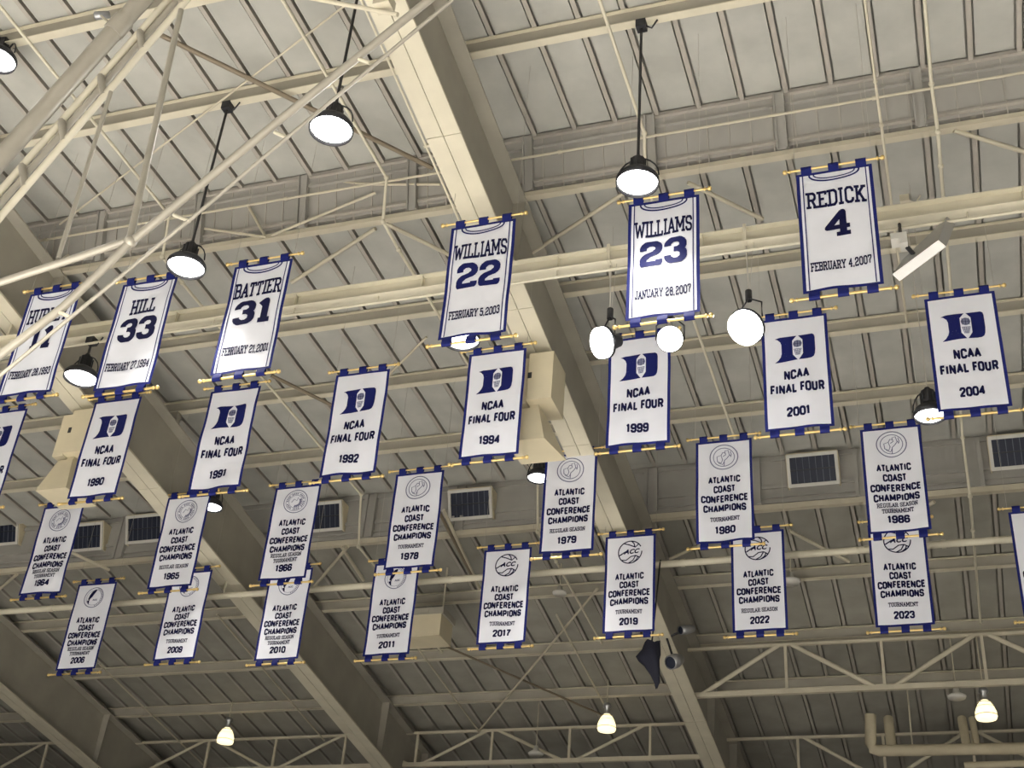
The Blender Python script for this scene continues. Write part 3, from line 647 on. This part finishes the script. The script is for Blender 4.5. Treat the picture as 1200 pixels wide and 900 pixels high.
# ------------------------------------------------------------------ lamps
def area(parent, loc, direction, power, col, size, spread=105):
    l = bpy.data.lights.new('lamp_light', 'AREA'); l.shape = 'DISK'; l.size = size; l.energy = power; l.color = col; l.spread = math.radians(spread)
    o = bpy.data.objects.new('lamp_light', l); C.objects.link(o); o.parent = parent
    o.location = Vector(loc) + Vector((0,0,CZ)) - parent.location
    o.rotation_euler = Vector(direction).to_track_quat('-Z', 'Y').to_euler(); return o
def pendant(c, ztop, label, r=.34, power=LAMP_W, group='high bay pendant lamps', wire=False):
    """round high bay: glowing faceted lens, dark rim and gear box, cage loop, black cable up to the purlin"""
    c = Vector(c); t = thing('pendant_lamp', label, 'lamp', c, group)
    b = MB(); b.lathe(c, (0,0,1), [(-.03, .0), (-.028, r*.5), (-.01, r*.85), (.03, r*.98)], 24); obj('lens', b, M['lens'], t)
    b = MB(); b.lathe(c, (0,0,1), [(.05, r*.97), (-.03, r*1.01), (-.03, r*1.05), (.06, r*1.06), (.13, r*.92), (.22, r*.55), (.26, r*.36), (.26, .0)], 24); obj('housing', b, M['dark'], t)
    b = MB(); b.lathe(c, (0,0,1), [(.23, .13), (.50, .12), (.52, .06), (.58, .05), (.58, 0)], 16)
    for k in range(8): a = 2*PI*k/8; b.box((c.x+.13*math.cos(a)-.012, c.y+.13*math.sin(a)-.012, c.z+.24), (c.x+.13*math.cos(a)+.012, c.y+.13*math.sin(a)+.012, c.z+.48))
    obj('gear_box', b, M['dark'], t)
    b = MB(); b.tube([(c.x+r*1.05*math.sin(a)*1.0, c.y, c.z+.10+.42*math.cos(a)) for a in [-PI/2+PI*i/10 for i in range(11)]], .014, 6); obj('yoke', b, M['dark'], t)
    b = MB(); b.tube([(c.x, c.y, c.z+.56), (c.x, c.y, ztop)], .008 if wire else .026, 8); obj('cable', b, M['rope' if wire else 'cable'], t)
    b = MB(); b.box((c.x-.09, c.y-.09, ztop-.16), (c.x+.09, c.y+.09, ztop+.02)); b.tube([(c.x+.08, c.y, ztop-.1), (c.x+.2, c.y-.05, ztop-.24), (c.x+.3, c.y-.05, ztop-.06)], .018, 6); obj('junction_box', b, M['steel2' if wire else 'dark'], t)
    area(t, c - Vector((0,0,.10)), (0,0,-1), power, (1, .97, .94), r*1.7); return t
pY = YT1
p = at_y(218, 313, pY); pendant(p, zT, 'bright pendant lamp on a long black cable left of the number 31 banner')
p = at_y(747, 214, pY); pendant(p, zT, 'bright pendant lamp on a black cable at the top of the number 23 banner')
YT0 = on_z(120, 28, zT); p = at_y(388, 152, YT0); pendant(p, zT, 'bright pendant lamp nearest the camera, against the upper roof')
p = at_y(-3, 70, YT0); pendant(p, zT, 'bright pendant lamp cut by the left edge of the photo')
p = at_y(95, 443, YB); pendant(p, zB-.3, 'bright pendant lamp between the number 11 and number 33 banners')
p = at_y(540, 398, YB); pendant(p, zB-.3, 'lamp glowing through the foot of the number 22 banner')
p = at_y(631, 560, 25.4); pendant(p, z2(25.4), 'bright lamp peeking out at the left side of the banner dated 1979', .26, 70, wire=True)
p = at_y(248, 594, 25.4); pendant(p, z2(25.4), 'bright lamp under the banner dated 1991 beside the banner dated 1965', .26, 70, wire=True)
p = at_y(1090, 487, 20.9); pendant(p, z2(20.9), 'bright lamp at the lower left corner of the banner dated 2004', .27, 80, wire=True)

def flood(c, ztop, d, label, r, power):
    c = Vector(c); d = Vector(d).normalized(); t = thing('floodlight', label, 'lamp', c, 'white floodlights on the catwalk beam')
    b = MB(); b.lathe(c, d, [(-.10, r), (.02, r*.99), (.05, r*.8), (.065, .0)], 24); obj('lens', b, M['lens'], t)
    b = MB(); b.lathe(c, d, [(-.09, r*1.0), (-.10, r*1.07), (-.14, r*1.05), (-.22, r*.6), (-.42, r*.42), (-.44, 0)], 24)
    obj('housing', b, M['dark'], t)
    b = MB(); top = c - d*.2 + Vector((0,0,.55)); sd = d.cross(Vector((0,0,1))).normalized()
    b.tube([c - d*.15 + sd*r*1.1, c - d*.15 + sd*r*1.1 + Vector((0,0,.3)), top, c - d*.15 - sd*r*1.1 + Vector((0,0,.3)), c - d*.15 - sd*r*1.1], .016, 6); obj('yoke', b, M['dark'], t)
    b = MB(); b.lathe(top, (0,0,1), [(-.05, .06), (.16, .06), (.17, 0)], 10); obj('gear_box', b, M['dark'], t)
    b = MB(); b.tube([top + Vector((0,0,.1)), (top.x, YB, ztop)], .012, 6); b.tube([top + Vector((.02,0,.1)), (top.x+.12, YB, ztop)], .006, 5); obj('hanging_wire', b, M['rope'], t)
    b = MB(); b.box((top.x-.03, YB-.17, ztop-.02), (top.x+.03, YB+.17, ztop)); b.box((top.x-.03, YB-.17, ztop), (top.x+.03, YB-.145, ztop+.36)); b.box((top.x-.03, YB+.145, ztop), (top.x+.03, YB+.17, ztop+.36)); obj('clamp', b, M['steel2'], t)
    area(t, c + d*.1, d, power, (.95, .98, 1), r*1.8); return t
flood(at_y(703, 402, YB), zB-.32, (-.62, -.55, -.42), 'tilted white floodlight left of the banner dated 1999, lens seen edge on', .28, 160)
flood(at_y(785, 397, YB), zB-.32, (.15, -.8, -.45), 'white floodlight over the upper right corner of the banner dated 1999', .22, 160)
flood(at_y(872, 385, YB), zB-.32, (-.40, -.52, -.76), 'largest white floodlight, on a thin wire left of the banner dated 2001', .31, 200)

def warm_lamp(px, py, Y, label):
    c = at_y(px, py, Y); t = thing('warm_lamp', label, 'lamp', c, 'warm globe lamps at the far end')
    b = MB(); b.lathe(c, (0,0,1), [(-.26, .0), (-.26, .27), (-.20, .295), (-.05, .285), (.10, .23), (.22, .15), (.28, .09)], 20); obj('globe', b, M['warm'], t)
    b = MB()
    for k in range(4): zz = -.18+.12*k; b.lathe(c, (0,0,1), [(zz, .30-.03*k), (zz+.02, .305-.03*k)], 20)
    obj('globe_rib', b, M['box'], t)
    b = MB(); b.lathe(c, (0,0,1), [(.26, .10), (.46, .08), (.50, .14), (.62, .12), (.64, .0)], 14); obj('cap', b, M['alu'], t)
    b = MB(); b.tube([c+Vector((0,0,.6)), (c.x, c.y, roof_above(Y)-.012)], .02, 6); obj('stem', b, M['steel2'], t)
    area(t, c-Vector((0,0,.3)), (0,0,-1), 25, (1, .8, .5), .4)
warm_lamp(265, 862, 39.5, 'warm globe lamp above the lattice truss at lower left')
warm_lamp(711, 847, 39.2, 'warm globe lamp at the end of a sloping pipe at bottom centre')
warm_lamp(1155, 832, 37.6, 'warm globe lamp above the lagged pipes at lower right')

def unlit(px, py, Y, label, s=1.0):
    c = at_y(px, py, Y); t = thing('unlit_lamp', label, 'lamp', c, 'small unlit lamps at the far end')
    b = MB(); b.lathe(c, (0,0,1), [(-.08*s, .0), (-.08*s, .24*s), (-.02*s, .26*s), (.08*s, .10*s), (.22*s, .07*s), (.24*s, 0)], 16); obj('shade', b, M['wframe'], t)
    b = MB(); b.tube([c+Vector((0,0,.2*s)), (c.x, c.y, roof_above(Y)-.012)], .018, 6); obj('stem', b, M['steel2'], t)
unlit(927, 680, 33.0, 'small unlit lamp right of the banner dated 2022'); unlit(1121, 815, 37.0, 'small unlit lamp left of the warm lamp at lower right'); unlit(628, 882, 40.5, 'small unlit lamp at the bottom edge left of the central warm lamp'); unlit(8, 738, 33.4, 'small white lamp at the left edge over the leftmost girder', .7)
unlit(656, 694, 32.5, 'small white lamp hanging between the banners dated 2017 and 2019', .8)

# ------------------------------------------------------------------ beige cabinets with flared hoods under two girders
def cabinet(dx, lab):
    x0, x1 = -7.58+dx, -7.06+dx; y0, y1 = 20.9, 21.75; z0, z1 = 13.95, zb(21.3)-.02
    t = thing('duct_cabinet', lab, 'cabinet', ((x0+x1)/2, (y0+y1)/2, 12.9), 'beige cabinets under the girders')
    b = MB(); b.box((x0, y0, z0), (x1, y1, z0+1.12)); obj('body', b, M['box'], t)
    b = MB(); b.box((x0-.33, y0+.1, z0+.0), (x0-.04, y0+.45, z0+1.08)); b.box((x0-.04, y0+.15, z0+.1), (x0, y0+.4, z0+.9)); obj('side_duct', b, M['box'], t)
    b = MB(); b.box((x0-.005, y0-.004, z0+.52), (x0+.08, y0, z0+.66)); obj('switch', b, M['dark'], t)
    b = MB(); zc, zd = 13.86, 12.98
    b.hexa([(x0-.34, 20.82, zd), (x1-.06, 20.82, zd), (x1+.12, 21.75, zd), (x0-.30, 21.75, zd)], [(x0-.16, 21.05, zc), (x1-.30, 21.05, zc), (x1-.26, 21.5, zc), (x0-.14, 21.5, zc)]); obj('hood', b, M['box'], t)
    b = MB(); b.box((x0+.02, 21.1, zc), (x1-.32, 21.45, z0)); obj('neck', b, M['box'], t)
    b = MB()
    for xx in (x0+.1, x1-.1): b.box((xx-.02, y0+.4, z0+1.12), (xx+.02, y0+.44, zb(y0+.42)))
    obj('bracket', b, M['steel2'], t)
cabinet(0, 'beige boxy cabinet with flared hood under the central girder beside the banner dated 1994')
cabinet(-10.95, 'beige boxy cabinet with flared hood under the left girder beside the banner dated 1990')
# ceiling heater box behind 2011
c = at_y(487, 733, 31.8)
t = thing('heater_box', 'tan box mounted under the roof right of the banner dated 2011', 'box', c)
b = MB(); b.box((c.x-.75, c.y, c.z-.32), (c.x+.75, c.y+.9, c.z+.32)); obj('body', b, M['box'], t)
b = MB(); b.box((c.x-.80, c.y+.0, c.z+.32), (c.x+.80, c.y+.95, c.z+.52)); b.box((c.x+.1, c.y-.02, c.z+.36), (c.x+.35, c.y, c.z+.46)); obj('cover', b, M['web'], t)
b = MB()
for s in (-.6, .6): b.box((c.x+s-.02, c.y+.4, c.z+.5), (c.x+s+.02, c.y+.44, z3(c.y+.42)-.05))
obj('bracket', b, M['steel2'], t)

# tilted tube light beside number 4
a_, c_ = at_y(1050, 325, 17.9), at_y(1104, 285, 17.9)
t = thing('tilted_panel_light', 'tilted white panel light on a bracket right of the number 4 banner', 'lamp', (a_+c_)/2)
d = (c_-a_).normalized(); n = Vector((0, -1, -.12)).normalized(); sd = d.cross(n).normalized(); hw = .085
bk = Vector((.35, .95, .35))
b = MB(); q4 = [a_-sd*hw, a_+sd*hw, c_+sd*hw, c_-sd*hw]; b.hexa(q4, [p - n*.02 for p in q4]); obj('diffuser', b, M['panel_glow'], t)
b = MB(); b.hexa([p - n*.021 for p in (a_+sd*hw*1.05, a_-sd*hw*1.05, c_-sd*hw*1.05, c_+sd*hw*1.05)], [at_y(1053, 318, 18.05), at_y(1058, 304, 18.05), at_y(1110, 254, 18.28), at_y(1119, 263, 18.28)]); obj('reflector', b, M['alu'], t)
e_ = at_y(1056, 282, 18.0); b = MB(); b.box((e_.x-.16, 17.85, e_.z-.06), (e_.x+.10, 18.1, e_.z+.06)); b.box((e_.x-.02, 17.85, e_.z-.16), (e_.x+.10, 18.1, e_.z-.06)); obj('ballast', b, M['wframe'], t)
b = MB(); b.tube([e_, (a_+c_)/2+Vector((0,.15,.12))], .04, 8); b.tube([e_, (e_.x, YB, zB-.335)], .03, 8); obj('bracket', b, M['dark'], t)

# navy cloth and grey spotlights by the central girder
c = at_y(764, 752, 28.1); t = thing('hanging_cloth', 'dark navy twisted cloth hanging below the banner dated 2019', 'cloth', c)
b = MB(); n = 12; rings = [(0, .17, 0), (-.18, .20, -.01), (-.34, .27, -.05), (-.46, .24, -.02), (-.60, .17, .03), (-.80, .11, .08), (-.98, .07, .12), (-1.10, .02, .12)]
vs = []; fs = []
for dz, rr, ox in rings:
    for k in range(n): a = 2*PI*k/n; q = rr*(1+.22*math.sin(3*a+dz*4)); vs.append((c.x+ox+q*math.cos(a), c.y+.5*q*math.sin(a), c.z+dz+.05*math.sin(2*a)))
for i in range(len(rings)-1):
    for k in range(n): fs.append((i*n+k, i*n+(k+1) % n, (i+1)*n+(k+1) % n, (i+1)*n+k))
b.add(vs, fs, 0, True); obj('fabric', b, M['cloth_navy'], t)
b = MB(); b.tube([c, (c.x+.1, YP-.10, zP), (c.x+.1, YP-.06, zP+.085), (c.x+.1, YP+.06, zP+.085), (c.x+.1, YP+.10, zP)], .02, 6); obj('tie', b, M['cable'], t)
for (px, py, dr, lab) in ((790, 775, (-.4, -.8, -.5), 'larger grey spotlight clamped to the central girder below the banner dated 2019'), (803, 738, (-.5, -.6, -.3), 'smaller grey spotlight clamped to the central girder beside the banner dated 2019')):
    c = at_y(px, py, 32.6); d = Vector(dr).normalized(); t = thing('spotlight', lab, 'lamp', c, 'grey spotlights on the central girder')
    r = .20 if py == 775 else .13
    b = MB(); b.lathe(c, d, [(-.30, 0), (-.29, r*.7), (-.05, r), (.18, r*.95), (.18, r*.8)], 16); obj('housing', b, M['alu'], t)
    b = MB(); b.lathe(c, d, [(.14, r*.85), (.15, 0)], 16); obj('lens', b, M['glass'], t)
    b = MB(); b.tube([c, (GX[0][0]+.2, c.y+.1, zb(c.y+.1)+.03)], .03, 8); obj('clamp', b, M['dark'], t)

# lagged pipes at lower right
t = thing('lagged_pipe', 'pale lagged pipe with an elbow along the lower right corner', 'pipe', at_y(1110, 885, 40.0))
YQ = 40.0; r = .17
e = at_y(1021, 880, YQ); tp = at_y(1020, 838, YQ); en = at_y(1260, 876, YQ)
b = MB(); b.tube([tp, e+Vector((0,0,.22)), e+Vector((.06,0,.07)), e+Vector((.22,0,0)), en], r, 14); obj('pipe', b, M['duct'], t)
for px, rr in ((1041, .15), (1127, .13), (1139, .10)):
    q = at_y(px, 842, YQ+.5); b = MB(); b.tube([q, (q.x+.05, YQ, e.z+.05)], rr, 12); obj('riser', b, M['duct'], t)
b = MB(); b.tube([at_y(1130, 897, YQ), at_y(1260, 893, YQ)], .10, 12); obj('return_pipe', b, M['duct'], t)
b = MB(); q = at_y(1068, 860, YQ); b.tube([(q.x, YQ, e.z), (q.x, YQ, z3(YQ)-.1)], .025, 6); obj('hanger', b, M['steel2'], t)

# ------------------------------------------------------------------ foreground hoist frame, upper left
YF = 10.0
def F(px, py, Y=YF): return at_y(px, py, Y)
t = thing('hoist_frame', 'large pale tubular hoist frame with struts in the upper left foreground', 'frame', F(153, 284))
def strut(name, pts, r, m='strut', n=12, Y=YF): b = MB(); b.tube([F(*p, Y) for p in pts], r, n); return obj(name, b, M[m], t)
strut('main_mast', [(-90, 288), (300, -150)], .135, 'strut', 18, 10.6)
b = MB(); q0, q1 = F(132, 38, 10.6), F(146, 23, 10.6); b.tube([q0, q1], .155, 18); obj('mast_collar', b, M['strut'], t)
strut('rail_tube', [(-50, 281), (240, -49)], .050, 'steel', 12, 10.5)
strut('rail_tube', [(-50, 313), (270, -60)], .050, 'steel', 12, 10.5)
strut('rail_tube', [(-50, 297), (255, -55)], .045, 'strut', 10, 10.56)
for k in range(6):
    x = -20 + 46*k; a = F(x, 281-1.138*(x+50), 10.5); c = F(x+4, 313-1.166*(x+4+50), 10.5)
    b = MB(); b.tube([a, c], .06, 8); obj('cross_piece', b, M['strut'], t)
strut('boom', [(153, 284), (330, 139), (520, -14)], .052)
strut('boom', [(153, 284), (74, 360), (-40, 447)], .052)
strut('side_arm', [(152, 281), (90, 302), (-60, 350)], .048)
strut('post', [(212, 12), (152, 281)], [.040, .046])
strut('post', [(130, 108), (68, 303)], .030)
strut('tie_rod', [(530, 0), (314, 180), (240, 243), (95, 362), (-30, 465)], .024, 'strut', 8)
for (a, c) in (((204, 252), (222, 259)), ((322, 155), (336, 161)), ((420, 69), (434, 74)), ((66, 364), (82, 372))):
    b = MB(); b.tube([F(*a), F(*c)], .026, 8); obj('spacer', b, M['steel'], t)
b = MB(); b.ball(F(153, 283), .08, 0, 14); obj('joint', b, M['strut'], t)
strut('cross_tube', [(360, -3), (466, 17)], .030, 'steel2')
b = MB(); q = F(451, 5); b.box((q.x-.12, q.y-.1, q.z-.07), (q.x+.10, q.y+.1, q.z+.10)); obj('clamp', b, M['steel2'], t)
q = F(70, 20, 10.4); c = at_y(118, 18, 11.2)
t2 = thing('security_camera', 'small camera on the beam behind the big mast at upper left', 'camera', c)
b = MB(); b.lathe(c, (-.9, -.3, -.2), [(-.14, 0), (-.14, .06), (.08, .07), (.10, .05)], 12); obj('body', b, M['alu'], t2)
b = MB(); b.lathe(c, (-.9, -.3, -.2), [(.095, .045), (.10, 0)], 12); obj('lens', b, M['dark'], t2)
b = MB(); b.tube([c, F(136, 34, 10.6)], .02, 6); obj('bracket', b, M['steel2'], t2)
